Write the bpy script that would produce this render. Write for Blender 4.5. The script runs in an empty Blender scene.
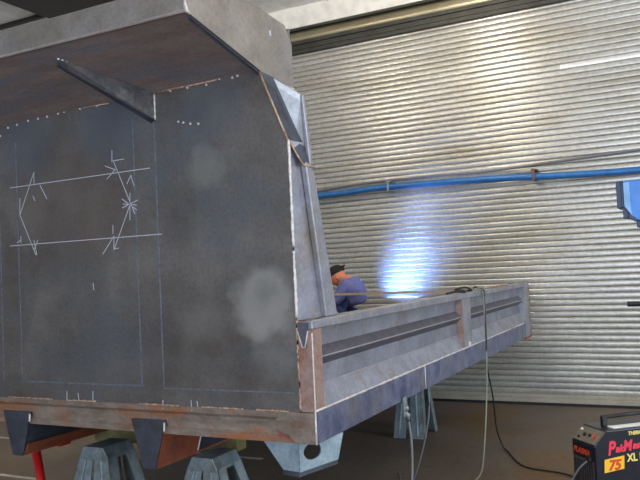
import bpy, bmesh, math, random
from mathutils import Vector, Matrix
random.seed(7)
S = bpy.context.scene
COL = S.collection
V = Vector

# ------------------------------------------------------------------ camera
R = ((0.89015244, -0.0607909, -0.45158953),
     (0.4532326, 0.01590285, 0.89125042),
     (-0.04699835, -0.99802383, 0.04170838))
CAM = V((1.48151557, -2.80342056, 1.5))
cd = bpy.data.cameras.new('camera'); cam = bpy.data.objects.new('camera', cd); COL.objects.link(cam)
m = Matrix([[R[i][0], -R[i][1], -R[i][2], CAM[i]] for i in range(3)] + [[0, 0, 0, 1]])
cam.matrix_world = m
cd.sensor_width = 36; cd.lens = 728 / 640 * 36; cd.clip_start = .05; cd.clip_end = 100
S.camera = cam

# ------------------------------------------------------------------ world, light, exposure
w = bpy.data.worlds.new('world'); S.world = w; w.use_nodes = True
bg = w.node_tree.nodes['Background']; bg.inputs[0].default_value = (.62, .72, .9, 1); bg.inputs[1].default_value = .85
S.view_settings.view_transform = 'Standard'; S.view_settings.look = 'None'
S.view_settings.gamma = 1; S.view_settings.use_curve_mapping = False
S.view_settings.exposure = 0.0

def area(name, loc, target, sx, sy, power, col, spread=math.pi):
    l = bpy.data.lights.new(name, 'AREA'); l.shape = 'RECTANGLE'; l.size = sx; l.size_y = sy
    l.energy = power; l.color = col; l.spread = spread
    o = bpy.data.objects.new(name, l); COL.objects.link(o); o.location = loc
    o.rotation_euler = (V(target) - V(loc)).to_track_quat('-Z', 'Y').to_euler()
    return o
# daylight through the open bay on the right and the open bay behind the camera
area('daylight_right_bay', (7.2, 1.2, 2.2), (0.5, 4.0, 1.4), 3.4, 3.6, 260, (.80, .90, 1))
area('daylight_rear_bay', (1.6, -8.5, 2.1), (.8, 0, 1.5), 4.2, 3.4, 370, (.76, .87, 1))

# ------------------------------------------------------------------ materials
def lin(c): return tuple(((v/255)/12.92 if v/255 <= .04045 else (((v/255)+.055)/1.055)**2.4) for v in c) + (1,)
def nodes(name):
    m = bpy.data.materials.new(name); m.use_nodes = True
    n = m.node_tree.nodes; l = m.node_tree.links
    return m, n, l, n['Principled BSDF']
def mat(name, c1, c2=None, c3=None, metal=0., rough=.5, scale=4., bump=.0, detail=6, lo=.35, hi=.65, stretch=(1, 1, 1), rough2=None, fine=60):
    """noise-mixed surface; c3 = blotches (rust or stains) on top"""
    m, n, l, p = nodes(name)
    p.inputs['Metallic'].default_value = metal; p.inputs['Roughness'].default_value = rough
    tc = n.new('ShaderNodeTexCoord'); mp = n.new('ShaderNodeMapping'); mp.inputs['Scale'].default_value = stretch
    l.new(tc.outputs['Object'], mp.inputs[0])
    c2 = c2 or tuple(v*.85 for v in c1)
    nz = n.new('ShaderNodeTexNoise'); nz.inputs['Scale'].default_value = scale; nz.inputs['Detail'].default_value = detail; nz.inputs['Roughness'].default_value = .6
    l.new(mp.outputs[0], nz.inputs['Vector'])
    cr = n.new('ShaderNodeValToRGB'); cr.color_ramp.elements[0].position = lo; cr.color_ramp.elements[1].position = hi
    cr.color_ramp.elements[0].color = lin(c1); cr.color_ramp.elements[1].color = lin(c2)
    l.new(nz.outputs[0], cr.inputs[0]); out = cr.outputs[0]
    if c3:
        n2 = n.new('ShaderNodeTexNoise'); n2.inputs['Scale'].default_value = scale*.55; n2.inputs['Detail'].default_value = 8
        n2.inputs['Roughness'].default_value = .7
        ad = n.new('ShaderNodeVectorMath'); ad.inputs[1].default_value = (3.1, 7.7, 1.3); l.new(mp.outputs[0], ad.inputs[0]); l.new(ad.outputs[0], n2.inputs['Vector'])
        r2 = n.new('ShaderNodeValToRGB'); r2.color_ramp.elements[0].position = .5; r2.color_ramp.elements[1].position = .68
        l.new(n2.outputs[0], r2.inputs[0])
        mx = n.new('ShaderNodeMix'); mx.data_type = 'RGBA'; l.new(r2.outputs[0], mx.inputs[0]); l.new(out, mx.inputs[6]); mx.inputs[7].default_value = lin(c3)
        out = mx.outputs[2]
    nf = n.new('ShaderNodeTexNoise'); nf.inputs['Scale'].default_value = fine; nf.inputs['Detail'].default_value = 3
    l.new(tc.outputs['Object'], nf.inputs['Vector'])
    mf = n.new('ShaderNodeMix'); mf.data_type = 'RGBA'; mf.blend_type = 'MULTIPLY'; mf.inputs[0].default_value = .45
    rf = n.new('ShaderNodeValToRGB'); rf.color_ramp.elements[0].position = .25; rf.color_ramp.elements[1].position = .6
    rf.color_ramp.elements[0].color = (.55, .55, .55, 1); l.new(nf.outputs[0], rf.inputs[0])
    l.new(out, mf.inputs[6]); l.new(rf.outputs[0], mf.inputs[7]); out = mf.outputs[2]
    l.new(out, p.inputs['Base Color'])
    if rough2 is not None:
        mr = n.new('ShaderNodeMapRange'); mr.inputs[3].default_value = rough; mr.inputs[4].default_value = rough2
        l.new(nz.outputs[0], mr.inputs[0]); l.new(mr.outputs[0], p.inputs['Roughness'])
    if bump:
        b = n.new('ShaderNodeBump'); b.inputs['Strength'].default_value = bump; b.inputs['Distance'].default_value = .01
        l.new(nf.outputs[0], b.inputs['Height']); l.new(b.outputs[0], p.inputs['Normal'])
    return m
def plain(name, c, metal=0., rough=.5, emit=None, es=0.):
    m, n, l, p = nodes(name)
    p.inputs['Base Color'].default_value = lin(c); p.inputs['Metallic'].default_value = metal; p.inputs['Roughness'].default_value = rough
    if emit: p.inputs['Emission Color'].default_value = lin(emit); p.inputs['Emission Strength'].default_value = es
    return m

M = {}
M['scale'] = mat('mill_scale_steel', (92, 85, 80), (122, 116, 112), (98, 101, 104), .5, .46, 2.6, .08, rough2=.62)
M['canopy'] = mat('brown_mill_scale_steel', (150, 132, 128), (176, 160, 154), (142, 148, 162), .35, .55, 3, .08, stretch=(1, 3, 1), rough2=.65)
M['cheek'] = mat('pale_grey_steel', (132, 126, 119), (156, 150, 144), (140, 138, 144), .45, .45, 5, .06)
M['side'] = mat('blue_grey_steel', (124, 128, 142), (152, 156, 168), (128, 120, 120), .45, .42, 5, .08)
M['bracket'] = mat('smudged_dark_steel', (84, 84, 88), (118, 112, 110), (150, 146, 140), .45, .45, 14, .08)
M['ridge'] = mat('dark_ridge_scale', (88, 86, 98), (110, 108, 120), (104, 98, 102), .5, .45, 9, .08)
M['corner'] = mat('bright_ground_steel', (160, 164, 172), (186, 190, 198), (150, 146, 146), .4, .4, 10, .06)
M['foot'] = mat('tan_grey_steel', (142, 144, 156), (164, 166, 178), (140, 126, 112), .4, .45, 9, .08)
M['edge_glint'] = mat('painted_edge_highlight', (196, 192, 196), (170, 166, 172), None, .5, .4, 30)  # bright tone for highlights painted along the panel edges
M['rail'] = mat('blue_black_steel', (80, 88, 122), (132, 138, 166), (126, 122, 128), .5, .4, 8, .1)
M['toprail'] = mat('grey_tube_steel', (140, 140, 150), (166, 166, 174), (140, 128, 118), .5, .42, 9, .08)
M['rustrail'] = mat('rusty_channel_steel', (118, 100, 86), (152, 138, 126), (168, 100, 54), .25, .55, 6, .12, stretch=(1, 1, 3))
M['rust'] = mat('rust_steel', (140, 74, 50), (166, 92, 60), (104, 66, 58), .15, .65, 9, .15)
M['post'] = mat('tan_rusted_steel', (150, 124, 118), (172, 146, 136), (150, 104, 82), .25, .5, 14, .1)
M['dark'] = mat('dark_cut_steel', (62, 66, 76), (82, 86, 98), (70, 66, 66), .4, .5, 9, .1)
M['galv'] = mat('dull_trestle_steel', (120, 134, 140), (150, 164, 168), (108, 112, 104), .4, .45, 9, .06)
M['teal'] = mat('pale_blue_plate_steel', (138, 158, 168), (158, 176, 184), (122, 138, 150), .35, .45, 12, .06)
M['weld'] = mat('bright_weld', (240, 234, 230), (214, 200, 192), None, .15, .4, 80, .4)
M['tackrust'] = mat('rusty_weld', (176, 130, 100), (205, 180, 160), None, .4, .5, 60, .4)
M['seam'] = mat('heat_traced_seam', (100, 108, 120), (126, 134, 144), None, .5, .45, 30)
M['chalk'] = plain('white_chalk', (196, 196, 206), 0, .9)
M['curtain'] = mat('galvanized_slats', (176, 174, 167), (193, 192, 187), (168, 163, 150), .45, .25, 1.6, .12, stretch=(.7, .7, 4), fine=26, rough2=.34)
M['curtain_pale'] = mat('pale_galvanized_slat', (226, 226, 224), (236, 236, 234), None, .55, .3, 3)
M['botbar'] = mat('dull_bottom_bar', (172, 164, 148), (186, 178, 162), None, .4, .5, 4)
M['hood'] = mat('drum_sheet', (150, 142, 118), (168, 160, 136), None, .75, .36, 2)
M['hooddark'] = mat('dark_lintel_steel', (58, 58, 54), (76, 76, 70), None, .4, .5, 3)
M['wallw'] = mat('white_wall_cladding', (236, 234, 228), (242, 240, 236), None, 0, .7, 1.2, fine=8)
M['ceil'] = mat('ceiling_lining', (236, 236, 234), (244, 242, 240), None, 0, .8, 1.2, fine=8)
M['beam'] = plain('dark_painted_beam', (44, 36, 36), .2, .6)
M['floor'] = mat('stained_concrete', (98, 84, 72), (118, 106, 94), (112, 84, 46), 0, .62, 1.1, .1, detail=9, lo=.3, hi=.7, rough2=.75, fine=18)
M['paint'] = mat('worn_white_paint', (200, 196, 188), (170, 160, 148), None, 0, .7, 12)
M['pipe'] = mat('blue_pipe_paint', (38, 102, 166), (54, 116, 180), None, .1, .35, 8, fine=20)
M['blue'] = mat('blue_enamel', (44, 112, 196), (54, 124, 206), None, .1, .35, 6, fine=16)
M['bluel'] = mat('pale_blue_enamel', (116, 168, 220), (130, 178, 226), None, .1, .4, 6, fine=16)
M['navy'] = plain('dark_navy_plastic', (38, 52, 82), .1, .4)
M['black'] = mat('black_enamel', (26, 26, 34), (32, 32, 44), None, .1, .32, 6, fine=14)
M['blk'] = plain('black_rubber', (24, 24, 26), 0, .5)
M['vent'] = plain('grey_vent', (74, 70, 70), 0, .6)
M['panel'] = mat('olive_grey_panel', (112, 106, 92), (124, 116, 100), None, .1, .5, 20)
M['white'] = plain('white_plastic', (226, 226, 220), 0, .5)
M['yellow'] = plain('yellow_sticker', (250, 190, 40), 0, .5)
M['yell2'] = plain('pale_yellow_ink', (240, 220, 120), 0, .5)
M['redink'] = plain('red_ink', (232, 52, 78), 0, .5)
M['orangeink'] = plain('orange_red_ink', (210, 70, 36), 0, .5)
M['red'] = mat('red_paint', (205, 36, 34), (190, 28, 28), None, .1, .4, 10)
M['cable_l'] = plain('pale_green_hose', (132, 138, 118), 0, .5)
M['cable_g'] = plain('grey_cable', (112, 112, 116), 0, .5)
M['wood'] = mat('yellow_green_timber', (142, 136, 80), (112, 104, 68), (90, 84, 64), 0, .7, 8)
M['bulb'] = plain('lit_bulb', (255, 240, 210), 0, .5, (255, 226, 170), 8)
M['clip'] = mat('brown_clip', (120, 92, 78), None, None, .2, .6, 20)
M['redline'] = plain('dark_red_line', (168, 72, 60), 0, .7)
M['skin'] = plain('skin', (214, 134, 100), 0, .5)
M['shirt'] = mat('blue_grey_work_shirt', (118, 124, 178), (100, 106, 164), None, 0, .8, 14, fine=30)
M['trouser'] = mat('dark_blue_trousers', (52, 62, 112), (44, 54, 98), None, 0, .85, 14)
M['cap'] = plain('black_cap_cloth', (30, 32, 30), 0, .9)
M['tan'] = mat('tan_bar_steel', (172, 156, 138), (190, 176, 160), None, .3, .5, 20)

# ------------------------------------------------------------------ mesh helpers
def prop(o, label=None, cat=None, group=None, kind=None):
    if label: o['label'] = label
    if cat: o['category'] = cat
    if group: o['group'] = group
    if kind: o['kind'] = kind
    return o
class MB:
    def __init__(s): s.v = []; s.f = []; s.n = []
    def add(s, vs, fs):
        b = len(s.v); s.n.append((b, len(s.f))); s.v += [V(p) for p in vs]; s.f += [tuple(b+i for i in f) for f in fs]; return s
    def box(s, x0, x1, y0, y1, z0, z1):
        vs = [(x, y, z) for x in (x0, x1) for y in (y0, y1) for z in (z0, z1)]
        return s.add(vs, [(0, 1, 3, 2), (4, 6, 7, 5), (0, 4, 5, 1), (2, 3, 7, 6), (0, 2, 6, 4), (1, 5, 7, 3)])
    def prism(s, pts, off):
        n = len(pts); off = V(off); vs = [V(p) for p in pts]; vs += [p+off for p in vs]
        return s.add(vs, [tuple(range(n-1, -1, -1)), tuple(range(n, 2*n))] + [(i, (i+1) % n, n+(i+1) % n, n+i) for i in range(n)])
    def loft(s, a, b):
        n = len(a)
        return s.add(list(a)+list(b), [tuple(range(n-1, -1, -1)), tuple(range(n, 2*n))] + [(i, (i+1) % n, n+(i+1) % n, n+i) for i in range(n)])
    def tube(s, pts, r, seg=10, caps=True):
        pts = [V(p) for p in pts]; rings = []
        up = V((0, 0, 1))
        for i, p in enumerate(pts):
            t = (pts[min(i+1, len(pts)-1)] - pts[max(i-1, 0)]).normalized()
            a = t.cross(up)
            if a.length < .05: a = t.cross(V((1, 0, 0)))
            a.normalize(); b = t.cross(a).normalized()
            rr = r[i] if isinstance(r, (list, tuple)) else r
            rings.append([p + (a*math.cos(k*2*math.pi/seg) + b*math.sin(k*2*math.pi/seg))*rr for k in range(seg)])
        vs = [q for ring in rings for q in ring]; fs = []
        for i in range(len(rings)-1):
            for k in range(seg):
                k2 = (k+1) % seg
                fs.append((i*seg+k, i*seg+k2, (i+1)*seg+k2, (i+1)*seg+k))
        if caps: fs += [tuple(range(seg-1, -1, -1)), tuple((len(rings)-1)*seg+k for k in range(seg))]
        return s.add(vs, fs)
    def blob(s, c, r, seg=6):
        c = V(c); vs = []; fs = []
        for i in range(1, 4):
            th = math.pi*i/4
            for k in range(seg):
                a = 2*math.pi*k/seg; vs.append(c+V((math.sin(th)*math.cos(a), math.sin(th)*math.sin(a), math.cos(th)))*r)
        vs += [c+V((0, 0, r)), c-V((0, 0, r))]
        for i in range(2):
            for k in range(seg): fs.append((i*seg+k, (i+1)*seg+k, (i+1)*seg+(k+1) % seg, i*seg+(k+1) % seg))
        for k in range(seg): fs += [(3*seg, k, (k+1) % seg), (3*seg+1, 2*seg+(k+1) % seg, 2*seg+k)]
        return s.add(vs, fs)
    def each(s, name, mt, parent, bevel=0, smooth=False):
        ends = s.n[1:]+[(len(s.v), len(s.f))]
        for (a, fa), (b, fb) in zip(s.n, ends):
            t = MB(); t.v = s.v[a:b]; t.f = [tuple(i-a for i in f) for f in s.f[fa:fb]]; t.build(name, mt, parent, bevel, smooth)
    def build(s, name, mt, parent=None, bevel=0, smooth=False, loc=None):
        """vertices are world positions; loc = origin of a top-level mesh"""
        o0 = V(loc) if loc else V((0, 0, 0))
        if parent:
            q = parent
            while q: o0 = o0 + q.location; q = q.parent
            o0 = o0 - (V(loc) if loc else V((0, 0, 0)))
        me = bpy.data.meshes.new(name); me.from_pydata([tuple(p-o0) for p in s.v], [], s.f)
        bm = bmesh.new(); bm.from_mesh(me); bmesh.ops.recalc_face_normals(bm, faces=bm.faces); bm.to_mesh(me); bm.free()
        me.materials.append(M[mt] if isinstance(mt, str) else mt)
        if smooth:
            for p in me.polygons: p.use_smooth = True
        o = bpy.data.objects.new(name, me); COL.objects.link(o)
        if parent: o.parent = parent
        elif loc: o.location = loc
        if bevel:
            b = o.modifiers.new('b', 'BEVEL'); b.width = bevel; b.segments = 2; b.limit_method = 'ANGLE'
        return o
def empty(name, loc, label, cat, group=None):
    o = bpy.data.objects.new(name, None); COL.objects.link(o); o.location = loc
    return prop(o, label, cat, group)
def smooth_path(pts, n=8):
    pts = [V(p) for p in pts]; P = [pts[0]]+pts+[pts[-1]]; out = []
    for i in range(1, len(P)-2):
        a, b, c, d = P[i-1:i+3]
        for k in range(n):
            t = k/n
            out.append(.5*((2*b)+(c-a)*t+(2*a-5*b+4*c-d)*t*t+(3*b-a-3*c+d)*t**3))
    out.append(pts[-1]); return out
def plate_with_hole(outer, hole, rad, origin, ex, ey, thick, rx=None):
    """flat plate in the (ex, ey) frame with a round hole"""
    N = 32; o = []
    ex, ey, origin = V(ex).normalized(), V(ey).normalized(), V(origin)
    nn = ex.cross(ey).normalized()*thick
    cx, cy = hole
    for k in range(N):
        a = 2*math.pi*k/N; dx, dy = math.cos(a), math.sin(a); best = 9
        for i in range(len(outer)):
            (x0, y0), (x1, y1) = outer[i], outer[(i+1) % len(outer)]
            ax, ay = x1-x0, y1-y0; den = dx*ay-dy*ax
            if abs(den) < 1e-9: continue
            t = ((x0-cx)*ay-(y0-cy)*ax)/den; u = ((x0-cx)*dy-(y0-cy)*dx)/den
            if t > 0 and -1e-6 <= u <= 1+1e-6: best = min(best, t)
        o.append((cx+dx*best, cy+dy*best))
    # snap the nearest ray to each true corner
    for c in outer:
        k = min(range(N), key=lambda q: (o[q][0]-c[0])**2+(o[q][1]-c[1])**2); o[k] = c
    inn = [(cx+(rx or rad)*math.cos(2*math.pi*k/N), cy+rad*math.sin(2*math.pi*k/N)) for k in range(N)]
    P = lambda p: origin+ex*p[0]+ey*p[1]
    vs = [P(p) for p in o]+[P(p) for p in inn]; vs += [p+nn for p in vs]; fs = []
    for k in range(N):
        j = (k+1) % N
        fs += [(k, j, N+j, N+k), (2*N+k, 3*N+k, 3*N+j, 2*N+j), (k, 2*N+k, 2*N+j, j), (N+k, N+j, 3*N+j, 3*N+k)]
    return MB().add(vs, fs)
def text(name, body, mt, parent, loc, ex, ey, size, shear=0., bold=0., squeeze=1., depth=.001):
    """raised lettering lying in the plane of ex (reading direction) and ey (up)"""
    cu = bpy.data.curves.new(name, 'FONT'); cu.body = body; cu.size = size; cu.shear = shear; cu.offset = bold; cu.extrude = depth
    tmp = bpy.data.objects.new(name, cu); COL.objects.link(tmp)
    bpy.context.view_layer.update()
    me = bpy.data.meshes.new_from_object(tmp.evaluated_get(bpy.context.evaluated_depsgraph_get()))
    bpy.data.objects.remove(tmp)
    ex, ey = V(ex).normalized(), V(ey).normalized(); ez = ex.cross(ey)
    o0 = V((0, 0, 0)); q = parent
    while q: o0 += q.location; q = q.parent
    base = V(loc)-o0
    for v in me.vertices: v.co = base+ex*v.co.x*squeeze+ey*v.co.y+ez*v.co.z
    me.name = name; me.materials.clear(); me.materials.append(M[mt])
    for p in me.polygons: p.material_index = 0
    o = bpy.data.objects.new(name, me); COL.objects.link(o); o.parent = parent
    return o

# ------------------------------------------------------------------ the shop: floor, walls, ceiling
YW = 5.0
def st(name, mb, mt, **k): return prop(mb.build(name, mt, **k), kind='structure')
st('floor', MB().box(-12, 9, -9, YW+.3, -.1, 0), 'floor')
st('wall_back', MB().box(-12, -5.6, YW, YW+.25, 0, 5.8).box(3.4, 9, YW, YW+.25, 0, 4.74).box(-5.6, 3.4, YW+.12, YW+.25, 4.3, 4.74)
   .box(-5.6, 3.4, YW-.02, YW+.12, 4.46, 4.74), 'wallw')
st('wall_left', MB().box(-12.2, -12, -9, YW+.25, 0, 5.9), 'wallw')
st('trim_1', MB().box(-5.6, 3.4, YW-.05, YW+.1, 4.44, 4.47), 'hooddark')
# ceiling: low lining near the door wall, open dark bay further left
st('ceiling', MB().box(-6.2, 9, -9, YW+.25, 4.74, 4.86).box(-12, -7.2, -9, YW+.25, 5.55, 5.7), 'ceil')
st('trim_2', MB().box(-7.2, -6.2, -9, YW+.25, 5.2, 5.8), 'beam')
st('trim_3', MB().box(-5.18, -3.9, -4, 3.46, 4.66, 4.738), 'beam')
st('trim_4', MB().box(-9, -5.18, 3.42, 3.47, 4.69, 4.738), 'beam')
for i, x in enumerate((-2.2, 0, 2.2)):
    st('trim_%d' % (i+5), MB().box(x-.01, x+.01, -4, YW-.03, 4.728, 4.739), 'beam')

# roller door: curtain of curved interlocking slats, bottom bar, drum and lintel
pitch = .0608; zb = .11; nsl = int((4.5-zb)/pitch)+1
prof = [(0, 0), (.0025, .0075), (.006, .0098), (.016, .0112), (.029, .0118), (.042, .0112), (.053, .0096), (.0570, .0070)]
def slat_rows(x0, x1, i0, i1, dy=0.):
    vs = []
    for i in range(i0, i1):
        for (z, y) in prof: vs.append((zb+i*pitch+z, YW-y+.02-dy))
    vs.append((zb+i1*pitch, YW+.02-dy)); n = len(vs)
    mb = MB(); P = [(x0, y, z) for z, y in vs]+[(x1, y, z) for z, y in vs]
    return mb.add(P, [(i, i+1, n+i+1, n+i) for i in range(n-1)])
def smooth_bulge(o):
    n = len(prof)
    for i, p in enumerate(o.data.polygons): p.use_smooth = (i % n) not in (0, n-1)
    return o
door = smooth_bulge(st('door_1', slat_rows(-5.6, 3.4, 0, nsl), 'curtain'))
cb = smooth_bulge(slat_rows(.40, 3.4, 55, 56, .0015).build('pale_slat', 'curtain_pale', door)); cb['label'] = 'brighter slat high in the curtain'  # one slat in a paler colour than the rest of the curtain
MB().box(-5.6, 3.4, YW-.03, YW+.02, .028, .075).box(-5.6, 3.4, YW-.02, YW+.02, .075, .112).build('bottom_bar', 'botbar', door, .004)
MB().box(-5.6, 3.4, YW-.025, YW+.02, .0, .028).build('rubber_seal', 'blk', door)
# drum seen under the lining
dm = []
for k in range(17):
    a = math.radians(-75+k*10); dm.append((YW+.1-.17*math.cos(a), 4.34+.12*math.sin(a)))
mb = MB(); n = len(dm)
mb.add([(-5.6, y, z) for y, z in dm]+[(3.4, y, z) for y, z in dm], [(i, i+1, n+i+1, n+i) for i in range(n-1)])
mb.build('drum', 'hood', door, smooth=True)
MB().box(-5.6, 3.4, YW-.06, YW+.02, 4.15, 4.25).box(-5.6, 3.4, YW-.09, YW-.06, 4.25, 4.29).box(-5.6, 3.4, YW-.075, YW-.06, 4.19, 4.205).build('lintel', 'hooddark', door)

# painted lines on the floor
for x0, x1, y, lab in ((-2.6, -1.70, 2.26, 'short worn white line on the floor beyond the trestles, nearest the tray corner'), (-9, -4.45, 2.21, 'white line far left on the floor, higher of the two there'),
                  (-6.5, -3.05, 1.23, 'white line far left on the floor, lower of the two there')):
    prop(MB().box(x0, x1, y-.02, y+.02, 0, .002).build('floor_line', 'paint', loc=(x0, y, 0)), lab, 'floor marking', 'painted floor lines')

# blue air pipe across the door with clips and a thin conduit above it
pp = empty('air_pipe', (-5, YW-.12, 2.35), 'long bright blue pipe running across the roller door', 'pipe')
pts = smooth_path([(-5.6, YW-.13, 2.40), (-2.4, YW-.13, 2.385), (-1.6, YW-.13, 2.405), (-.45, YW-.13, 2.385), (.4, YW-.13, 2.345), (1.1, YW-.13, 2.325), (3.5, YW-.13, 2.3)], 6)
MB().tube(pts, .036, 14).build('pipe_run', 'pipe', pp, smooth=True)
for x, z in ((-1.5, 2.44), (.1, 2.41)):
    c = MB().box(x-.012, x+.012, YW-.175, YW+.02, z-.085, z-.077).box(x-.012, x+.012, YW-.175, YW-.168, z-.08, z+.03).box(x-.03, x+.03, YW-.168, YW+.02, z+.015, z+.025)
    c.build('pipe_clip', 'galv' if x < 0 else 'clip', pp)
prop(MB().tube(smooth_path([(-3.2, YW-.04, 2.36), (-2.2, YW-.04, 2.47), (-1.2, YW-.04, 2.49), (-.45, YW-.04, 2.475), (.2, YW-.04, 2.50), (1.2, YW-.04, 2.54), (2.2, YW-.04, 2.6)]), .014, 8).build('thin_cable', 'cable_g', smooth=True, loc=(-2, YW-.04, 2.45)),
     'thin grey cable running above the blue pipe across the door', 'cable')

# ceiling lamps of the shop (their glints show in the door slats)
def high_bay(x, y, z, power, label, r=.2):
    t = empty('high_bay_lamp', (x, y, z), label, 'lamp', 'high bay lamps under the ceiling')
    mb = MB(); seg = 24; prof2 = [(.06, .30), (.10, .28), (r*.8, .16), (r+.03, 0), (r+.02, 0), (r*.78, .15), (.05, .26)]
    vs = [(x+q*math.cos(2*math.pi*k/seg), y+q*math.sin(2*math.pi*k/seg), z+h) for q, h in prof2 for k in range(seg)]
    fs = [(i*seg+k, i*seg+(k+1) % seg, (i+1)*seg+(k+1) % seg, (i+1)*seg+k) for i in range(len(prof2)-1) for k in range(seg)]
    mb.add(vs, fs).build('reflector', 'galv', t, smooth=True)
    MB().tube([(x, y, z+.27), (x, y, 4.74)], .012, 8).build('rod', 'hooddark', t)
    bl = MB().blob((x, y, z-.03), .055, 10).build('bulb', 'bulb', t, smooth=True)
    l = bpy.data.lights.new('lamp_light', 'POINT'); l.shadow_soft_size = .13; l.energy = power; l.color = (1, .87, .68)
    o = bpy.data.objects.new('lamp_light', l); COL.objects.link(o); o.parent = t; o.location = (0, 0, -.22)
    return t
high_bay(-1.30, .2, 4.4, 105, 'high bay lamp above the front of the tray, right one of the pair')
high_bay(-2.9, 1.0, 4.4, 100, 'high bay lamp above the front of the tray, left one of the pair')
high_bay(-.50, 3.5, 4.42, 42, 'high bay lamp hanging close to the roller door, above the tray tail')
high_bay(3.0, 3.0, 4.1, 40, 'high bay lamp to the right, nearest the roller door')
high_bay(2.6, -1.6, 4.2, 80, 'high bay lamp above the right of the camera')

# ------------------------------------------------------------------ the tray body (truck bed) being welded
W = 2.74; L = 4.74
body = empty('truck_bed', (-W/2, 0, .585), 'unfinished bare steel truck tray with tall headboard and cab guard, set on trestles', 'truck bed')
def XX(u, sd): return -u if sd > 0 else -W+u          # u = distance inboard of the outer side plane
def q(pts, sd): return [(XX(u, sd), y, z) for u, y, z in pts]
# headboard plate
hb_out = [(-.072, .885), (-.072, 2.083), (-.203, 2.415), (-W+.203, 2.378), (-W+.072, 2.083), (-W+.072, .885)]
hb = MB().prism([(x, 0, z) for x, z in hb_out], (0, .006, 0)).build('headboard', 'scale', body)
# soft lamp reflection painted in as pale patches, plus blue and brown scale tones
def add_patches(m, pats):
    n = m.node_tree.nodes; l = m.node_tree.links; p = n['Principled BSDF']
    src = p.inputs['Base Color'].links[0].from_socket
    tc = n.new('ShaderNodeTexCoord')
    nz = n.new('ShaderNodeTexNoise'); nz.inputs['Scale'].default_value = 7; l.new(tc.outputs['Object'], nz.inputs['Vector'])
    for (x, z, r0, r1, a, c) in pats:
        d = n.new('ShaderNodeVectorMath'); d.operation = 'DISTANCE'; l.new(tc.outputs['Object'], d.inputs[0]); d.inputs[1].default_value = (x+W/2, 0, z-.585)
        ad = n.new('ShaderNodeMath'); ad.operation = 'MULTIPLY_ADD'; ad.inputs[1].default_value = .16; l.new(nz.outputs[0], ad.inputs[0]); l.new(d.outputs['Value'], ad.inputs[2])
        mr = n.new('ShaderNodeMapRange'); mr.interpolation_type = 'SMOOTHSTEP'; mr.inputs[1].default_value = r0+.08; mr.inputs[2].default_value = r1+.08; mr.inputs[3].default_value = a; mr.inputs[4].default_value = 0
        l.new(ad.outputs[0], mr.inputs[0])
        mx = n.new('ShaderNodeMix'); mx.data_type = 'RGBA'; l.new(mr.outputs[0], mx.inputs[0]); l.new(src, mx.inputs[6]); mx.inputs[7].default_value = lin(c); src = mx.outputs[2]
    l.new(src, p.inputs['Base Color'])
hm = M['scale'].copy(); hm.name = 'headboard_scale_and_reflection'; hb.data.materials[0] = hm
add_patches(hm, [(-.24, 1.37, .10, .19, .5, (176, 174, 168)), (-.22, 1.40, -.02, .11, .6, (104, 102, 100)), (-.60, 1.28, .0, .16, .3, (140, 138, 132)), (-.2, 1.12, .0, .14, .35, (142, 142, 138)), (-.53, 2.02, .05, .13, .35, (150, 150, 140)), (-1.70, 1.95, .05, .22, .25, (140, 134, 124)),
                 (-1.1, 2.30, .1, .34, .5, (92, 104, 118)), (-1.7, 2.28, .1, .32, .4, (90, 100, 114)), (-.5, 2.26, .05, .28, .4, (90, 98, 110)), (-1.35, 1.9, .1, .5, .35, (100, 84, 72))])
# heat-traced seams of the ribs welded behind the plate
YF = -.0008
mb = MB()
for x, z0, z1 in ((-.955, .975, 2.30), (-.820, .975, 2.27), (-1.787, .98, 2.28), (-1.93, .98, 2.30)):
    mb.box(x-.004, x+.004, YF, 0, z0, z1)
for x0, x1, z in ((-1.787, -.955, .975), (-.820, -.10, .968)): mb.box(x0, x1, YF, 0, z-.003, z+.003)
o = mb.build('rib_seam', 'seam', hb); o['label'] = 'pale blue heat lines of the ribs behind'
# chalk layout marks
def stroke(mb, p, q_, wd=.0035):
    p, q_ = V((p[0], 0, p[1])), V((q_[0], 0, q_[1])); d = (q_-p).normalized(); s_ = V((-d.z, 0, d.x))*wd/2
    mb.prism([p+s_, q_+s_, q_-s_, p-s_], (0, YF*1.3, 0))
CH = [((10, 188), (150, 168)), ((10, 246), (162, 234)), ((34, 172), (20, 215)), ((20, 215), (36, 255)), ((40, 185), (47, 199)), ((34, 172), (34, 184)), ((20, 198), (20, 215)),
      ((113, 160), (135, 214)), ((113, 161), (124, 159)), ((130, 205), (114, 250)), ((114, 236), (103, 254)), ((114, 236), (114, 250)), ((114, 249), (119, 248)),
      ((122, 208), (138, 200)), ((122, 199), (137, 210)), ((130, 193), (130, 220)), ((123, 204), (137, 205)), ((112, 150), (112, 162)), ((105, 166), (116, 170)), ((107, 179), (115, 170)),
      ((131, 175), (127, 184)), ((131, 175), (134, 186)), ((34, 240), (37, 255)), ((38, 240), (34, 250)), ((17, 243), (21, 240)), ((21, 236), (21, 243)), ((113, 225), (113, 234)), ((93, 283), (94, 290)),
      ((33, 196), (35, 201)), ((67, 391), (67, 400)), ((78, 393), (79, 400)), ((93, 391), (93, 403)), ((67, 400), (93, 403)), ((163, 400), (163, 409)), ((191, 400), (192, 411)), ((197, 401), (198, 407))]
def onp(px, py, ax, val):          # the point of the plane (axis = value) a photo pixel shows
    d = V((px-320, py-240, 728)); r = V([sum(R[i][j]*d[j] for j in range(3)) for i in range(3)])
    return CAM + r*((val-CAM[ax])/r[ax])
mb = MB()
for a, b in CH:
    a, b = onp(*a, 1, 0), onp(*b, 1, 0); stroke(mb, (a.x, a.z), (b.x, b.z))
o = mb.build('chalk_mark', 'chalk', hb); o['label'] = 'white scribed layout lines and stars on the plate'
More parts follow.
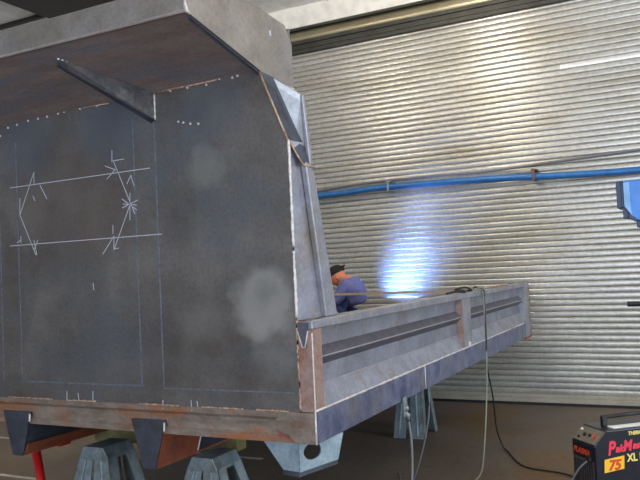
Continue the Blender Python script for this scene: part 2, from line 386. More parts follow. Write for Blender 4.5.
# weld tacks along the fold and short second row
mb = MB()
for px, py in ((8, 128), (17, 125), (28, 121), (38, 119), (47, 117), (58, 114), (64, 112), (80, 109), (97, 106), (170, 91), (187, 88), (206, 85), (219, 79), (232, 78), (237, 76), (0, 136), (178, 122), (183, 123), (190, 124), (198, 124)):
    p = onp(px, py, 1, 0); mb.blob((p.x+.004, -.002, p.z), .007)
mb.each('weld_tack', 'weld', body, smooth=True)
mb = MB()
p0, p1 = onp(160, 93, 1, 0), onp(218, 81, 1, 0); mb.tube([(p0.x, -.004, 2.405), (p1.x, -.004, 2.41)], .005, 6)
p0, p1 = onp(70, 111, 1, 0), onp(110, 103, 1, 0); mb.tube([(p0.x, -.004, 2.402), (p1.x, -.004, 2.397)], .004, 6)
mb.tube([(-.205, -.004, 2.41), (-.074, -.004, 2.083)], .005, 6)
mb.each('fold_weld', 'tackrust', body, smooth=True)

# cab guard: underside plate rising forward, front lip, rear box, end cheeks
zf = 2.53; yf = -.54; yr = .297; xe = -.203; xe2 = -W+.203
MB().loft([(xe, 0, 2.415), (xe, yf, zf), (xe, yf, zf+.006), (xe, 0, 2.421)], [(xe2, 0, 2.378), (xe2, yf, zf), (xe2, yf, zf+.006), (xe2, 0, 2.384)]).build('cab_guard', 'canopy', body)
MB().prism([(xe, yf, zf-.006), (xe, yf+.006, zf-.006), (xe, yf+.03, 2.655), (xe, yf+.024, 2.655)], (xe2-xe, 0, 0)).prism([(xe, yf+.024, 2.65), (xe, yf+.09, 2.655), (xe, yf+.09, 2.661), (xe, yf+.024, 2.656)], (xe2-xe, 0, 0)).build('front_lip', 'cheek', body)
MB().box(xe2, xe, .008, yr, 2.424, 2.43).box(xe2, xe, yr-.006, yr, 2.405, 2.69).build('guard_rear_box', 'cheek', body)
for sd in (1, -1):
    x = xe if sd > 0 else xe2
    ck = [(yf, 2.525), (0, 2.412), (yr, 2.392), (yr+.002, 2.61), (.234, 2.69), (-.10, 2.709), (-.30, 2.72), (-.50, 2.70), (yf-.008, 2.60), (yf-.008, 2.56)]
    MB().prism([(x, y, z) for y, z in ck], (.007*sd, 0, 0)).build('end_cheek', 'cheek', body)
    # dark lip folded under the cheek
    xi = x-.012*sd
    MB().prism([(x, yf+.03, 2.519), (x, 0, 2.409), (xi, 0, 2.402), (xi, yf+.03, 2.512)], (0, 0, -.006)).build('guard_edge_strip', 'dark', body)
    mb = MB(); mb.tube([(x+.004*sd, yf-.006, 2.70-i*.018+.002*(i % 2)) for i in range(9)]+[(x+.004*sd, yf+.0, 2.53), (x+.004*sd, yf+.02, 2.522)], [.006+.003*(i % 2) for i in range(11)], 6)
    mb.build('cheek_weld', 'weld', body, smooth=True)
MB().box(xe+.006, xe+.009, .085, .10, 2.60, 2.625).build('paint_dab', 'chalk', body)
# skewed gusset brackets under the guard
for x0 in (-.81, -1.93):
    xt = x0-.185; yt = -.43; zt = 2.505; b = .005
    mb = MB()
    A = [(x0, 0, 2.405), (x0, 0, 2.275), (xt, yt-.01, zt-.022), (xt, yt, zt)]
    mb.prism(A, (-b, b, 0))
    g = mb.build('guard_bracket', 'bracket', body)
    MB().prism([(x0, 0, 2.275), (xt, yt, zt-.024), (xt-.022, yt+.01, zt-.024), (x0-.028, 0, 2.268)], (0, 0, -.006)).build('bracket_flange', 'dark', g)
    mb = MB().tube([(x0+.002, -.004, 2.40-i*.016) for i in range(9)], [.004+.002*(i % 2) for i in range(9)], 6)
    for i in range(5): mb.blob((xt+.01*i, yt+.015*i, zt+.001-.002*i), .008)
    mb.each('bracket_weld', 'weld', g, smooth=True)

# side structures of the headboard (both ends) and the side walls
for sd in (1, -1):
    s = sd
    zt = 1.245
    # web behind the weld edge, up to the sloping tube post
    MB().prism(q([(.072, .006, 1.285), (.072, .006, 2.083), (.05, .13, 2.083), (.05, .26, 1.30), (.05, .26, 1.285)], s), (-.005*s, 0, 0)).build('gusset_web', 'foot', body)
    # sloping tube post
    a = q([(.03, .210, 1.285), (.03, .330, 1.285), (.06, .330, 1.285), (.06, .210, 1.285)], s)
    # lower end sits on the top rail, upper end runs on behind the corner plate
    c_ = q([(.03, .076, 1.99), (.03, .146, 1.99), (.06, .146, 1.99), (.06, .076, 1.99)], s)
    e_ = q([(.03, .120, 1.985), (.03, .150, 1.985), (.05, .150, 1.985), (.05, .120, 1.985)], s)
    d_ = q([(.04, .092, 2.30), (.04, .112, 2.30), (.055, .112, 2.30), (.055, .092, 2.30)], s)
    MB().loft(a, c_).build('gusset_post', 'toprail', body, .006)
    MB().loft(e_, d_).build('gusset_post_head', 'toprail', body, .004)
    # diagonal dark strip along the chamfer of the headboard
    A, B, C = (.203, 0, 2.415), (.072, 0, 2.083), (.036, .055, 1.975)
    A2, B2, C2 = (.160, .040, 2.388), (.070, .090, 2.125), (.030, .150, 1.985)
    top = q([A, A2, B2, C2, C, B], s)
    MB().prism(top, (-.006*s, .006, -.003)).build('chamfer_strip', 'dark', body)
    MB().tube(q([(.070, -.002, 2.085), (.05, .03, 2.02), (.034, .055, 1.975)], s), .004, 6).tube(q([(.034, .056, 1.975), (.028, .15, 1.972)], s), .006, 6).each('strip_weld', 'tackrust', body, smooth=True)
    # light corner plate behind the strip
    MB().prism(q([(.19, .03, 2.40), (.195, .297, 2.392), (.044, .100, 2.295), (.036, .14, 1.99), (.076, .088, 2.125), (.166, .038, 2.388)], s), (-.006*s, 0, 0)).build('corner_plate', 'corner', body)
    MB().tube(q([(.203, .0, 2.409), (.198, .12, 2.392), (.196, .295, 2.39)], s), .005, 6).build('plate_edge_weld', 'tackrust', body, smooth=True)
    # bright weld down the headboard edge
    pts = q([(.071+random.uniform(-.001, .001), -.001, 1.30+i*.0131) for i in range(61)], s)
    MB().tube(pts, [.0055+random.uniform(-.0012, .0022) for _ in pts], 6).build('edge_weld', 'weld', body, smooth=True)
    # side wall: top rail, panel with ridge and sloped foot, posts, bottom rail
    MB().box(XX(.03, s), XX(-.004, s), .0, .2, zt, zt+.04).box(XX(.085, s), XX(-.004, s), .2, L-.262, zt, zt+.04).build('side_top_rail', 'toprail', body, .005)
    pr = [(.05, zt), (.05, .885), (.075, .885), (.075, zt)]
    MB().prism(q([(u, .085, z) for u, z in pr], s), (0, L-.15, 0)).build('side_panel', 'side', body)
    MB().prism(q([(u, .085, z) for u, z in [(.051, 1.16), (.012, 1.118), (.012, 1.110), (.051, 1.072)]], s), (0, L-.15, 0)).build('panel_ridge', 'ridge', body)
    MB().prism(q([(.05, .085, .985), (.004, .085, .893), (.004, .085, .887), (.05, .085, .887)], s), (0, L-.15, 0)).build('panel_foot', 'foot', body)
    MB().tube(q([(.049, .09, .986), (.049, L-.27, .986)], s), .003, 6).tube(q([(.012, .09, 1.116), (.012, L-.27, 1.116)], s), .0035, 6).each('panel_edge_glint', 'edge_glint', body)  # bright-coloured tubes imitate the highlights on the ridge and foot edges
    MB().prism(q([(.072, 0, .885), (0, 0, .885), (0, 0, zt), (.02, 0, zt), (.028, 0, 1.165), (.04, 0, 1.165), (.055, 0, zt), (.072, 0, zt)], s), (0, .006, 0)).box(XX(.075, s), XX(.068, s), 0, .1, .885, zt).box(XX(.006, s), XX(0, s), .006, .09, .885, zt).build('corner_post', 'post', body)
    MB().tube(q([(0, .0, .89+i*.02) for i in range(18)], s), .003, 6).tube(q([(.017, -.005, 1.24), (.033, -.005, 1.168), (.047, -.005, 1.168), (.069, -.005, 1.24)], s), .003, 6).each('post_weld', 'weld', body, smooth=True)
    MB().box(XX(.10, s), XX(.03, s), .004, .30, 1.268, 1.278).build('post_cap', 'post', body)
    MB().prism(q([(.072, -.003, 1.276), (.014, -.003, 1.276), (.018, -.003, 1.236), (.034, -.003, 1.170), (.046, -.003, 1.170), (.068, -.003, 1.236)], s), (0, .003, 0)).build('notch_plate', 'ridge', body)
    MB().box(XX(.049, s), XX(.0, s), 2.33, 2.336, .888, zt).build('stake_post', 'post', body)
    MB().box(XX(.006, s), XX(-.001, s), 2.336, 2.54, .896, zt).build('stake_face', 'toprail', body)
    MB().box(XX(.09, s), XX(-.002, s), L-.26, L-.254, .89, zt).box(XX(.006, s), XX(-.004, s), L-.254, L, .74, zt+.045).box(XX(.09, s), XX(-.004, s), L-.01, L, .74, zt+.045).build('tail_post', 'toprail', body)
    # bottom rail, a downward channel along the side
    MB().prism(q([(.0, 0, .75), (0, 0, .89), (.08, 0, .89), (.08, 0, .882), (.008, 0, .882), (.008, 0, .758), (.06, 0, .758), (.06, 0, .75)], s), (0, L-.02, 0)).build('side_bottom_rail', 'rail', body, .002)
    MB().box(XX(.02, s), XX(-.006, s), L-.28, L-.02, .735, .752).build('tail_foot', 'rust', body)
    mb = MB(); n = 150
    mb.tube(q([(.0+random.uniform(-.001, .001), .0+i*(L-.3)/n, .893) for i in range(n)], s), [.0048+random.uniform(-.0015, .0022) for _ in range(n)], 6)
    mb.tube(q([(-.001, 1.45, .75), (-.001, 1.45, .89)], s), .003, 6).tube(q([(0, -.002, .75), (0, -.002, .89)], s), .004, 6)
    for i in range(10): mb.blob((XX(-.004, s), 2.44+.012*(i % 4), .90+.008*(i // 3)), .007)
    mb.each('rail_weld', 'weld', body, smooth=True)
    mb = MB()
    for i in range(14): mb.blob((XX(0, s), L-.9+.012*i, .896), .007)
    for i in range(9): mb.blob((XX(.02, s), L-.05-.01*(i % 4), zt+.045), .009)
    mb.each('tail_weld', 'tackrust', body, smooth=True)
    MB().tube(q([(.072+random.uniform(-.002, .002), -.001, .89+i*.012) for i in range(34)], s), [.004+random.uniform(-.001, .002) for _ in range(34)], 6).build('post_seam_weld', 'tackrust', body, smooth=True)
    # lamp bracket under the front corner with a round hole
    o1 = V((XX(.105, s), .02, .60)); e1 = V((.097*s, .215, 0))
    lw = e1.length
    plate_with_hole([(0, .02), (lw*.93, .035), (lw+.02, .15), (0, .15)], (.073, .10), .037, o1, e1, (0, 0, 1), .008, .05).build('corner_bracket', 'teal', body)
    MB().prism(q([(.105, .02, .75), (.105, .02, .62), (.185, .02, .625), (.285, .02, .75)], s), (0, .008, 0)).build('bracket_wing', 'teal', body)
    MB().prism(q([(.105, .018, .62), (.185, .018, .625), (.18, .06, .62), (.10, .08, .62), (.025, .25, .635), (.012, .218, .635)], s), (0, 0, -.022)).build('bracket_rim', 'dark', body)

# front bottom rail: rusty channel with a shallow groove, gusset patch at its right end
fr = [(0, .75), (0, .775), (.012, .785), (.012, .845), (0, .86), (-.002, .885), (.07, .885), (.07, .75)]
MB().prism([(-.002, y, z) for y, z in fr], (-W+.004, 0, 0)).build('front_bottom_rail', 'rustrail', body)
mb = MB().prism([(-.002, -.004, .752), (-.002, -.004, .884), (-.15, -.004, .884), (-.20, -.004, .85), (-.10, -.004, .752)], (0, .006, 0))
mb.build('corner_patch', 'rustrail', body)
mb = MB().tube([(-.20, -.006, .80), (-.11, -.006, .757)], .003, 6)
mb.build('red_chalk_line', 'redline', body)
mb = MB()
for x0, x1 in ((-.30, -.12), (-1.9, -1.55), (-1.42, -1.25), (-.98, -.72), (-.60, -.36)):
    n = int((x1-x0)/.008)
    mb.tube([(x0+i*.008, -.002+random.uniform(-.001, .001), .887) for i in range(n)], [.003+random.uniform(-.001, .0035) for _ in range(n)], 6)
mb.each('front_rail_weld', 'tackrust', body, smooth=True)

# deck plate and cross members
MB().box(-W+.08, -.08, .07, L-.03, .862, .87).build('deck_plate', 'scale', body)
for i in range(8):
    y = .45+i*.56
    MB().box(-W+.075, -.075, y-.025, y+.025, .752, .861).build('cross_member', 'dark', body)
MB().box(-W+.01, -.01, L-.07, L-.02, .75, .875).build('tail_bottom_rail', 'rustrail', body)
# thin bar across the tray and its short brace
MB().box(-W+.08, -.08, 3.95, 3.98, 1.234, 1.256).build('cross_bar', 'tan', body)
MB().tube([(-2.66, 3.93, 1.20), (-2.02, 3.93, 1.19), (-1.84, 3.93, 1.125), (-1.6, 3.93, .875)], .012, 8).build('bar_brace', 'tan', body)

# longitudinal sills ending in tapered plates under the headboard
for xc, front in ((-.92, 'rust'), (-1.83, 'dark')):
    t_, bt = .105, .037
    zt_, zb_ = .815, .575
    nm = MB().prism([(xc-t_, -.012, zt_), (xc+t_, -.012, zt_), (xc+bt, -.012, zb_), (xc-bt, -.012, zb_)], (0, .012, 0)).build('sill_end_plate', 'dark', body, .004)
    w1 = MB().prism([(xc+t_-.02, 0, .75), (xc+t_-.026, 0, .75), (xc+bt-.006, 0, .585), (xc+bt, 0, .585)], (0, L, 0)).prism([(xc-t_+.02, 0, .75), (xc-t_+.026, 0, .75), (xc-bt+.006, 0, .585), (xc-bt, 0, .585)], (0, L, 0))
    sw = w1.build('sill_web', 'dark', body)
    if front == 'rust':
        MB().prism([(xc+t_-.019, 0, .749), (xc+bt+.001, 0, .586), (xc+bt+.001, .32, .586), (xc+t_-.019, .32, .749)], (.002, 0, 0)).build('sill_patch', 'rust', body)
        MB().prism([(xc+t_-.019, .42, .749), (xc+bt+.001, .62, .586), (xc+bt+.001, 1.5, .586), (xc+t_-.019, 1.5, .749)], (.002, 0, 0)).build('sill_patch', 'rust', body)
        MB().tube([(xc+t_-.016, .325, .745), (xc+bt+.004, .325, .59)], .004, 6).build('sill_weld', 'weld', body)
    else:
        MB().prism([(xc+bt+.03, 0, .64), (xc+bt+.002, 0, .586), (xc+bt+.002, L, .586), (xc+bt+.03, L, .64)], (.003, 0, 0)).build('sill_patch', 'rust', body)
    MB().box(xc-bt, xc+bt, 0, L, .575, .585).build('sill_foot', 'rust', body)
    MB().tube([(xc+t_, -.013, zt_-.01), (xc+t_-.003, -.013, .765)], .005, 6).build('sill_end_weld', 'weld', body)

# ------------------------------------------------------------------ trestles under the sills
def trestle(xc, yc, ztop, label, halfw=.105, splay=.5):
    t = empty('trestle', (xc, yc, 0), label, 'trestle', 'sheet steel trestles under the tray')
    hw = halfw; zt2 = ztop-.05
    MB().prism([(xc-.7*hw, yc-.11, ztop), (xc+.7*hw, yc-.11, ztop), (xc+hw, yc-.11, zt2), (xc+hw, yc-.11, zt2-.02), (xc-hw, yc-.11, zt2-.02), (xc-hw, yc-.11, zt2)], (0, .22, 0)).build('top_beam', 'galv', t, .004)
    for sy in (-1, 1):
        for sx in (-1, 1):
            y0 = yc+sy*.105; y1 = yc+sy*.19
            xo, xi = xc+sx*(hw+.004), xc+sx*.004
            bo = xc+sx*(hw+splay*zt2*.55); bi = xc+sx*.03
            mid = (xi+bi)/2
            topl = [V((xo, y0, zt2)), V((xi, y0, zt2)), V((xi, y0-sy*.006, zt2)), V((xo, y0-sy*.006, zt2))]
            botl = [V((bo, y1, 0)), V((bi, y1, 0)), V((bi, y1-sy*.006, 0)), V((bo, y1-sy*.006, 0))]
            mb = MB().loft(topl, botl)
            # returned flange along the outer edge
            topf = [V((xo, y0, zt2)), V((xo, y0-sy*.07, zt2)), V((xo-sx*.006, y0-sy*.07, zt2)), V((xo-sx*.006, y0, zt2))]
            botf = [V((bo, y1, 0)), V((bo, y1-sy*.07, 0)), V((bo-sx*.006, y1-sy*.07, 0)), V((bo-sx*.006, y1, 0))]
            mb.loft(topf, botf)
            # raised stiffening bead down the middle of the leg
            mb.tube([((xo+xi)/2, y0+sy*.002, zt2-.02), ((bo+bi)/2, y1+sy*.002, .03)], .010, 6)
            mb.build('leg', 'galv', t)
    return t
trestle(-1.52, .34, .585, 'grey sheet steel trestle standing between the two sills, in front of the timber block', .10, .5)
blk = MB().box(-1.93, -.86, .66, .76, .50, .574).build('timber_block', 'wood', loc=(-1.4, .71, .50), bevel=.004)
prop(blk, 'yellowish timber bearer lying across under the two sills', 'timber block')
trestle(-.80, .36, .574, 'grey sheet steel trestle near the front corner, under the right sill', .09, .6)
trestle(-.80, 3.42, .575, 'grey trestle under the far part of the side, nearest the roller door', .10, .15)

# red jack leg
rj = empty('red_jack_stand', (-1.86, .22, 0), 'red painted pipe stand leaning out under the left sill', 'stand')
MB().tube([(-2.05, .30, .55), (-1.85, .22, .04)], .026, 12).build('strut', 'red', rj, smooth=True)
MB().prism([(-1.96, .12, 0), (-1.79, .12, 0), (-1.79, .32, 0), (-1.96, .32, 0)], (0, 0, .012)).tube([(-1.862, .22, .01), (-1.86, .22, .07)], .034, 12).build('base_plate', 'red', rj)
MB().box(-2.12, -1.80, .26, .34, .562, .574).build('head_plate', 'red', rj)

# ------------------------------------------------------------------ hanging leads and hoses
gc = empty('ground_clamp', (.02, 1.06, .66), 'pale ground clamp biting the lower edge of the side rail', 'clamp')
MB().prism([(.004, 1.03, .765), (.012, 1.03, .775), (.018, 1.03, .70), (.012, 1.03, .66), (.004, 1.03, .68)], (0, .05, 0)).box(-.03, .012, 1.035, 1.075, .735, .749).build('jaw', 'galv', gc, .003)
MB().tube([(.012, 1.05, .69), (.02, 1.07, .66), (.012, 1.09, .635)], .012, 8).blob((.018, 1.05, .71), .018).blob((.016, 1.08, .665), .016).build('spring_body', 'toprail', gc, smooth=True)
def hose(name, pts, r, mt, label, cat='cable', group=None):
    p = smooth_path(pts, 8); c = sum((V(a) for a in pts), V((0, 0, 0)))/len(pts)
    return prop(MB().tube(p, r, 8).build(name, mt, smooth=True, loc=tuple(V(pts[-1]))), label, cat, group)
hose('welding_lead', [(.014, 1.09, .64), (.03, 1.075, .5), (.035, 1.04, .32), (.03, .98, .12), (.1, .9, .008), (.35, .6, .008), (.6, .1, .008)], .007, 'cable_g', 'grey welding lead hanging from the ground clamp to the floor')
hose('grey_cable', [(-.02, 1.55, .742), (-.02, 1.545, .6), (-.06, 1.54, .4), (-.16, 1.6, .16), (-.30, 1.8, .006), (-.5, 2.2, .006)], .005, 'cable_g', 'thin grey cable dropping from under the side rail beside the far trestle')
hose('pale_hose', [(-.35, 2.62, .876), (-.2, 2.68, 1.1), (-.09, 2.70, 1.296), (-.03, 2.76, 1.296), (.012, 2.86, 1.28), (.02, 2.86, 1.15), (.03, 2.82, .8), (.03, 2.72, .4), (.05, 2.5, .10), (.06, 2.36, .006), (.07, 2.1, .006), (.1, 1.6, .006)], .0065, 'cable_l', 'thin pale green hose hanging straight from the side rail to the floor')
hose('black_cable', [(-.45, 3.2, .876), (-.2, 3.1, 1.1), (-.09, 3.0, 1.298), (-.04, 2.93, 1.30), (.018, 2.88, 1.285), (.024, 2.87, 1.2), (.03, 2.84, .95), (.03, 2.82, .7), (.04, 2.90, .45), (.03, 3.0, .18), (.06, 3.06, .03), (.12, 2.98, .009), (.2, 2.80, .008), (.27, 2.67, .008), (.36, 2.58, .008), (.48, 2.55, .008), (.62, 2.50, .008), (.74, 2.36, .008), (.79, 2.16, .015)], .006, 'blk', 'black cable looped over the side rail and trailing along the floor to the machine')
# coil of cable lying along the rail
hose('rope_coil', [(-.02, 3.10, 1.294), (-.05, 3.3, 1.294), (-.02, 3.5, 1.294), (-.05, 3.7, 1.294), (-.02, 3.88, 1.294)], .009, 'tackrust', 'tan lead lying along the top of the side rail')
hose('bunched_cable', [(-.07, 2.20, 1.294), (-.03, 2.30, 1.302), (.0, 2.42, 1.294), (-.04, 2.52, 1.298), (-.07, 2.42, 1.312), (-.02, 2.50, 1.325), (.0, 2.60, 1.300), (-.05, 2.66, 1.294)], .008, 'blk', 'dark bunched cable loops on the side rail top')

# ------------------------------------------------------------------ plasma cutter on the floor, right
O = V((.892, 1.935, 0)); u = V((-.655, .755, 0)).normalized(); v = V((.755, .655, 0)).normalized(); Zv = V((0, 0, 1))
pc = empty('plasma_cutter', tuple(O+u*.12+v*.3), 'black plasma cutting machine with carry handle and red and yellow lettering', 'plasma cutter')
PW = .245; PL = .62; H = .435; HC = .345
def pb(a, b, z): return O+v*a+u*b+Zv*z      # a = back along the side, b = across the front
def pbox(mb, a0, a1, b0, b1, z0, z1):
    P = [pb(a, b, z) for a in (a0, a1) for b in (b0, b1) for z in (z0, z1)]
    return mb.add(P, [(0, 1, 3, 2), (4, 6, 7, 5), (0, 4, 5, 1), (2, 3, 7, 6), (0, 2, 6, 4), (1, 5, 7, 3)])
side = [(0, .025), (0, HC), (.085, H), (PL, H), (PL, .025)]
MB().prism([pb(a, 0, z) for a, z in side], u*PW).build('case', 'black', pc, .008)
mb = MB()
for a, b in ((.06, .03), (.06, PW-.03), (PL-.06, .03), (PL-.06, PW-.03)): pbox(mb, a-.02, a+.02, b-.015, b+.015, 0, .03)
mb.build('foot', 'blk', pc)
# sloped control panel
dn = (pb(.085, 0, H)-pb(0, 0, HC)).normalized(); nrm = u.cross(dn).normalized()
if nrm.dot(-v) < 0: nrm = -nrm
def pp2(s_, b): return pb(0, b, HC)+dn*s_+nrm*.001
cp = MB().prism([pp2(.008, .012), pp2(.112, .012), pp2(.112, PW-.012), pp2(.008, PW-.012)], nrm*.003).build('control_panel', 'panel', pc)
def knob(s_, b, r, mt, name):
    c = pp2(s_, b)+nrm*.003; MB().tube([c, c+nrm*.008], r, 12).build(name, mt, cp)
knob(.085, .205, .009, 'white', 'indicator'); knob(.055, .15, .012, 'blk', 'knob'); knob(.06, .10, .010, 'blk', 'knob'); knob(.06, .055, .013, 'orangeink', 'knob'); knob(.03, .19, .008, 'blk', 'knob')
# front: orange lettering strip, sockets, vent grille
mb = MB(); pbox(mb, -.003, 0, .015, PW-.01, .262, .325); f1 = mb.build('front_strip', 'black', pc)
text('front_lettering', 'PLASMA', 'orangeink', f1, pb(-.005, PW-.02, .277), -u, Zv, .05, .3, .001, .95)
mb = MB()
pbox(mb, -.004, 0, .02, PW-.02, .04, .25)
g = mb.build('vent_grille', 'vent', pc)
mb = MB()
for k in range(8): pbox(mb, -.007, -.004, .028+k*.025, .038+k*.025, .05, .24)
mb.build('grille_bar', 'blk', g)
c = pb(-.004, .05, .26); MB().tube([c, c-v*.02], .022, 14).build('torch_socket', 'blk', pc)
# handle
hz = H+.055
mb = MB(); pbox(mb, .14, .175, PW*.5-.014, PW*.5+.014, H, hz); pbox(mb, PL-.12, PL-.085, PW*.5-.014, PW*.5+.014, H, hz)
mb.each('handle_post', 'blk', pc, .004)
mb = MB(); mb.tube([pb(.14, PW*.5, hz), pb(PL-.085, PW*.5, hz+.004)], .013, 12); mb.build('carry_handle', 'blk', pc, smooth=True)
mb = MB(); pbox(mb, .16, .56, .03, .10, H, H+.003); mb.build('white_label', 'white', pc)['label'] = 'white sticker on the machine top'
# lettering on the long side (outward normal = -u)
S0 = lambda a, z: pb(a, -.0015, z)
text('side_lettering', 'P', 'redink', pc, S0(.085, .288), v, Zv, .115, .22, .004, .82)
text('side_lettering', 'ak', 'redink', pc, S0(.140, .300), v, Zv, .060, .3, .003, 1.0)
text('side_lettering', 'M', 'redink', pc, S0(.195, .302), v, Zv, .088, .22, .004, .85)
text('side_lettering', 'aster', 'redink', pc, S0(.262, .310), v, Zv, .060, .3, .003, 1.0)
text('model_lettering', 'XL PLUS', 'yell2', pc, S0(.22, .235), v, Zv, .066, 0, .002, .9)
text('maker_lettering', 'THERMAL', 'yell2', pc, S0(.235, .395), v, Zv, .030, .2, .001, 1.0)
mb = MB().prism([S0(.055, .182), S0(.195, .195), S0(.200, .275), S0(.060, .262)], -u*.001); sk = mb.build('number_sticker', 'yellow', pc)
text('number', '75', 'orangeink', sk, pb(.083, -.004, .196), v, Zv, .085, .25, .003, 1.0)
# grey lead from the front socket to the floor
hose('machine_lead', [tuple(pb(-.012, .05, .258)), tuple(pb(-.06, .09, .2)), tuple(pb(-.10, .16, .08)), tuple(pb(-.13, .24, .008)), tuple(pb(-.3, .3, .008)), tuple(pb(-.7, .2, .008))], .006, 'cable_g', 'grey lead curving from the front of the black machine to the floor')

# ------------------------------------------------------------------ blue machine head at the right edge
bm_ = empty('pillar_drill', (1.55, 3.0, 0), 'blue machine head with dark front guard at the right edge, above the black bar', 'pillar drill')
MB().prism([(1.075, 2.9, 2.045), (1.075, 2.9, 1.86), (1.115, 2.9, 1.80), (1.115, 2.9, 1.765), (1.17, 2.9, 1.75), (1.75, 2.9, 1.75), (1.75, 2.9, 2.045)], (0, .26, 0)).build('head', 'blue', bm_, .008)
MB().prism([(1.06, 2.895, 2.02), (1.06, 2.895, 1.86), (1.10, 2.895, 1.815), (1.10, 2.895, 1.77), (1.155, 2.895, 1.745), (1.155, 2.895, 1.765), (1.115, 2.895, 1.80), (1.075, 2.895, 1.86), (1.075, 2.895, 2.047), (1.066, 2.895, 2.047)], (0, .27, 0)).box(1.028, 1.062, 2.90, 3.16, 1.85, 2.045).box(1.065, 1.10, 2.9, 3.15, 1.775, 1.855).box(1.15, 1.24, 2.93, 3.1, 1.705, 1.752).build('front_guard', 'navy', bm_, .003)
MB().prism([(1.078, 2.897, 2.03), (1.118, 2.897, 2.035), (1.118, 2.897, 1.87), (1.125, 2.897, 1.79), (1.078, 2.897, 1.862)], (0, .004, 0)).build('side_panel', 'bluel', bm_)
MB().tube([(1.6, 3.05, .06), (1.6, 3.05, 1.80)], .045, 16).build('column', 'galv', bm_, smooth=True)
MB().box(1.35, 1.85, 2.8, 3.3, 0, .06).build('base_plate', 'blue', bm_, .01)
MB().tube([(1.045, 3.03, 1.145), (1.60, 3.03, 1.145)], .020, 12).tube([(1.60, 3.05, 1.10), (1.60, 3.05, 1.20)], .06, 16).build('feed_arm', 'blk', bm_)

# ------------------------------------------------------------------ unseen lamp added on the tray tail to make the blue door glow
wl = empty('added_glow_lamp', (-1.58, 4.65, .87), 'low added lamp on the tray deck throwing a blue white beam up the door', 'added lamp')
MB().box(-1.79, -1.37, 4.60, 4.70, .885, .93).build('added_lamp_housing', 'black', wl, .005)
MB().box(-1.76, -1.70, 4.61, 4.665, .871, .885).build('foot', 'blk', wl); MB().box(-1.46, -1.40, 4.61, 4.665, .871, .885).build('foot', 'blk', wl)  # feet of the added lamp
l = bpy.data.lights.new('beam', 'AREA'); l.shape = 'RECTANGLE'; l.size = .40; l.size_y = .06; l.energy = 13; l.color = (.17, .36, 1); l.spread = math.radians(60)
o = bpy.data.objects.new('beam', l); COL.objects.link(o); o.parent = wl
d = V((.52, .72, 1)).normalized()
zax = -d; xax = (V((1, 0, 0)) - zax*zax.x).normalized(); yax = zax.cross(xax)
mm = Matrix((xax, yax, zax)).transposed().to_4x4(); mm.translation = V((0, 0, .085)); o.matrix_local = mm

# ------------------------------------------------------------------ person crouching in the tray
def skin_body(name, mt, parent, verts, edges, radii, sub=2, root=0):
    o0 = V((0, 0, 0)); q_ = parent
    while q_: o0 += q_.location; q_ = q_.parent
    me = bpy.data.meshes.new(name); me.from_pydata([tuple(V(p)-o0) for p in verts], edges, [])
    o = bpy.data.objects.new(name, me); COL.objects.link(o)
    sk = o.modifiers.new('s', 'SKIN'); sk.use_smooth_shade = True
    for i, r in enumerate(radii):
        rr = r if isinstance(r, tuple) else (r, r)
        me.skin_vertices[0].data[i].radius = rr
    me.skin_vertices[0].data[root].use_root = True
    sb = o.modifiers.new('u', 'SUBSURF'); sb.levels = sub; sb.render_levels = sub
    COL.update_tag(); bpy.context.view_layer.update()
    m2 = bpy.data.meshes.new_from_object(o.evaluated_get(bpy.context.evaluated_depsgraph_get()))
    bpy.data.objects.remove(o)
    m2.materials.clear(); m2.materials.append(M[mt])
    for p in m2.polygons: p.use_smooth = True; p.material_index = 0
    o = bpy.data.objects.new(name, m2); COL.objects.link(o); o.parent = parent
    return o
Y0 = 4.38; D = .87
pr_ = empty('person', (-1.78, Y0, D), 'person in blue grey work shirt and black cap crouching in the tray, head bent down', 'person')
# body (skin) from pelvis: squatting, facing left, leaning forward; clothes are thicker shells over it
pel = V((-1.75, Y0+.02, D+.20)); chest = V((-1.785, Y0, D+.44)); neck = V((-1.84, Y0-.02, D+.53)); hbase = V((-1.895, Y0-.03, D+.53))
kL, kR = V((-2.06, Y0-.13, D+.34)), V((-2.06, Y0+.14, D+.32))
aL, aR = V((-1.80, Y0-.13, D+.07)), V((-1.80, Y0+.14, D+.07))
tL, tR = V((-1.98, Y0-.14, D+.03)), V((-1.98, Y0+.15, D+.03))
sL, sR = V((-1.80, Y0-.17, D+.45)), V((-1.80, Y0+.14, D+.45))
eL, eR = V((-1.93, Y0-.19, D+.26)), V((-1.95, Y0+.16, D+.27))
hL, hR = V((-2.12, Y0-.10, D+.20)), V((-2.14, Y0+.06, D+.22))
vs = [pel, (pel+chest)/2, chest, neck, hbase, sL, eL, hL, sR, eR, hR, kL, aL, tL, kR, aR, tR]
ed = [(0, 1), (1, 2), (2, 3), (3, 4), (2, 5), (5, 6), (6, 7), (2, 8), (8, 9), (9, 10), (0, 11), (11, 12), (12, 13), (0, 14), (14, 15), (15, 16)]
ra = [.10, .10, .095, .042, .042, .036, .030, .022, .036, .030, .022, .032, .026, .026, .032, .026, .026]
pbody = skin_body('body', 'skin', pr_, vs, ed, ra)
skin_body('shirt', 'shirt', pr_, [pel+V((0, 0, .03)), (pel+chest)/2, chest, neck+V((.02, 0, -.012)), sL, eL, sR, eR], [(0, 1), (1, 2), (2, 3), (2, 4), (4, 5), (2, 6), (6, 7)], [.14, .145, .150, .078, .084, .05, .084, .05])
skin_body('trousers', 'trouser', pr_, [pel+V((0, 0, -.02)), kL, aL+V((0, 0, .02)), kR, aR+V((0, 0, .02))], [(0, 1), (1, 2), (0, 3), (3, 4)], [.13, .085, .055, .085, .055])
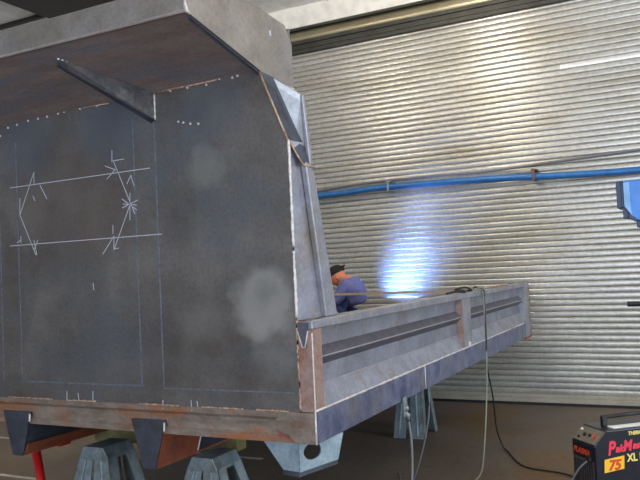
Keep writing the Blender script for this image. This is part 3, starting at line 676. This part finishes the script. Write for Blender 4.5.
# head facing left and down
HC_ = V((-1.945, Y0-.04, D+.555)); fw = V((-.86, -.12, -.45)).normalized(); rt = V((.1, -1, 0)); rt = (rt-fw*rt.dot(fw)).normalized(); upv = rt.cross(fw).normalized()
if upv.z < 0: upv = -upv
def uv(mb, c, rx, ry, rz, seg=20, rings=14, warp=None):
    base = []
    for i in range(rings+1):
        th = math.pi*i/rings
        for k in range(seg):
            a = 2*math.pi*k/seg
            x, y, z = math.sin(th)*math.cos(a), math.sin(th)*math.sin(a), math.cos(th)
            if warp: x, y, z = warp(x, y, z)
            base.append(c+fw*x*rx+rt*y*ry+upv*z*rz)
    return mb.add(base, [(i*seg+k, i*seg+(k+1) % seg, (i+1)*seg+(k+1) % seg, (i+1)*seg+k) for i in range(rings) for k in range(seg)])
def hw(x, y, z):
    if z < 0: x, y = x*(1-.12*z*z)+.08*(-z), y*(1-.38*z*z)
    return x, y, z
mb = MB(); uv(mb, HC_, .092, .076, .112, warp=hw)
uv(mb, HC_+fw*.098-upv*.012, .018, .012, .024, 8, 6)            # nose
for s_ in (-1, 1): uv(mb, HC_+rt*s_*.077-fw*.008-upv*.012, .018, .008, .03, 8, 6)
uv(mb, HC_+fw*.084-upv*.052, .008, .024, .006, 8, 5)
mb.build('head', 'skin', pbody, smooth=True)
mb = MB()
for s_ in (-1, 1): uv(mb, HC_+fw*.082+rt*s_*.032+upv*.014, .008, .011, .007, 8, 6)
mb.build('eye', 'cap', pbody, smooth=True)
mb = MB(); uv(mb, HC_+upv*.034-fw*.006, .104, .088, .092, warp=lambda x, y, z: (x, y, max(z, -.05)))
mb.build('cap', 'cap', pr_, smooth=True)
mb = MB(); P = []
for k in range(13):
    a = math.radians(-60+k*10); P.append(HC_+upv*.045-fw*(.085*math.cos(a))+rt*.08*math.sin(a))
for k in range(12, -1, -1):
    a = math.radians(-60+k*10); P.append(HC_+upv*.065-fw*(.085*math.cos(a)+.05*math.cos(a))+rt*.08*math.sin(a))
mb.prism(P, upv*.005); mb.build('cap_brim', 'cap', pr_)
# hands with curled fingers round a short welding torch
for hnd, sg in ((hL, -1), (hR, 1)):
    palm = MB(); fd = V((-.9, -sg*.2, -.3)).normalized(); sdv = V((0, 0, 1)); nm_ = fd.cross(sdv).normalized()
    palm.tube([hnd-fd*.01, hnd+fd*.03, hnd+fd*.075], [.024, .032, .030], 10)
    for k, ln in enumerate((.030, .035, .033, .026)):
        b0 = hnd+fd*.07+sdv*(.024-.016*k)
        palm.tube([b0, b0+fd*ln, b0+fd*(ln*1.3)+nm_*sg*ln*.6, b0+fd*(ln*.9)+nm_*sg*ln*1.2], [.0095, .009, .0085, .007], 8)
    b0 = hnd+fd*.02+sdv*.026
    palm.tube([b0, b0+sdv*.02+fd*.02, b0+sdv*.018+fd*.05+nm_*sg*.012], [.011, .010, .008], 8)
    palm.build('hand', 'skin', pbody, smooth=True)
for t_ in ((tL, -1), (tR, 1)):
    c = t_[0]; a_ = c+V((.20, 0, 0))
    mb = MB(); mb.tube([a_+V((.0, 0, .012)), a_+V((-.06, 0, .022)), c+V((0, 0, .008)), c+V((-.05, 0, .002))], [.032, .040, .036, .022], 12)
    mb.build('boot', 'blk', pr_, smooth=True)
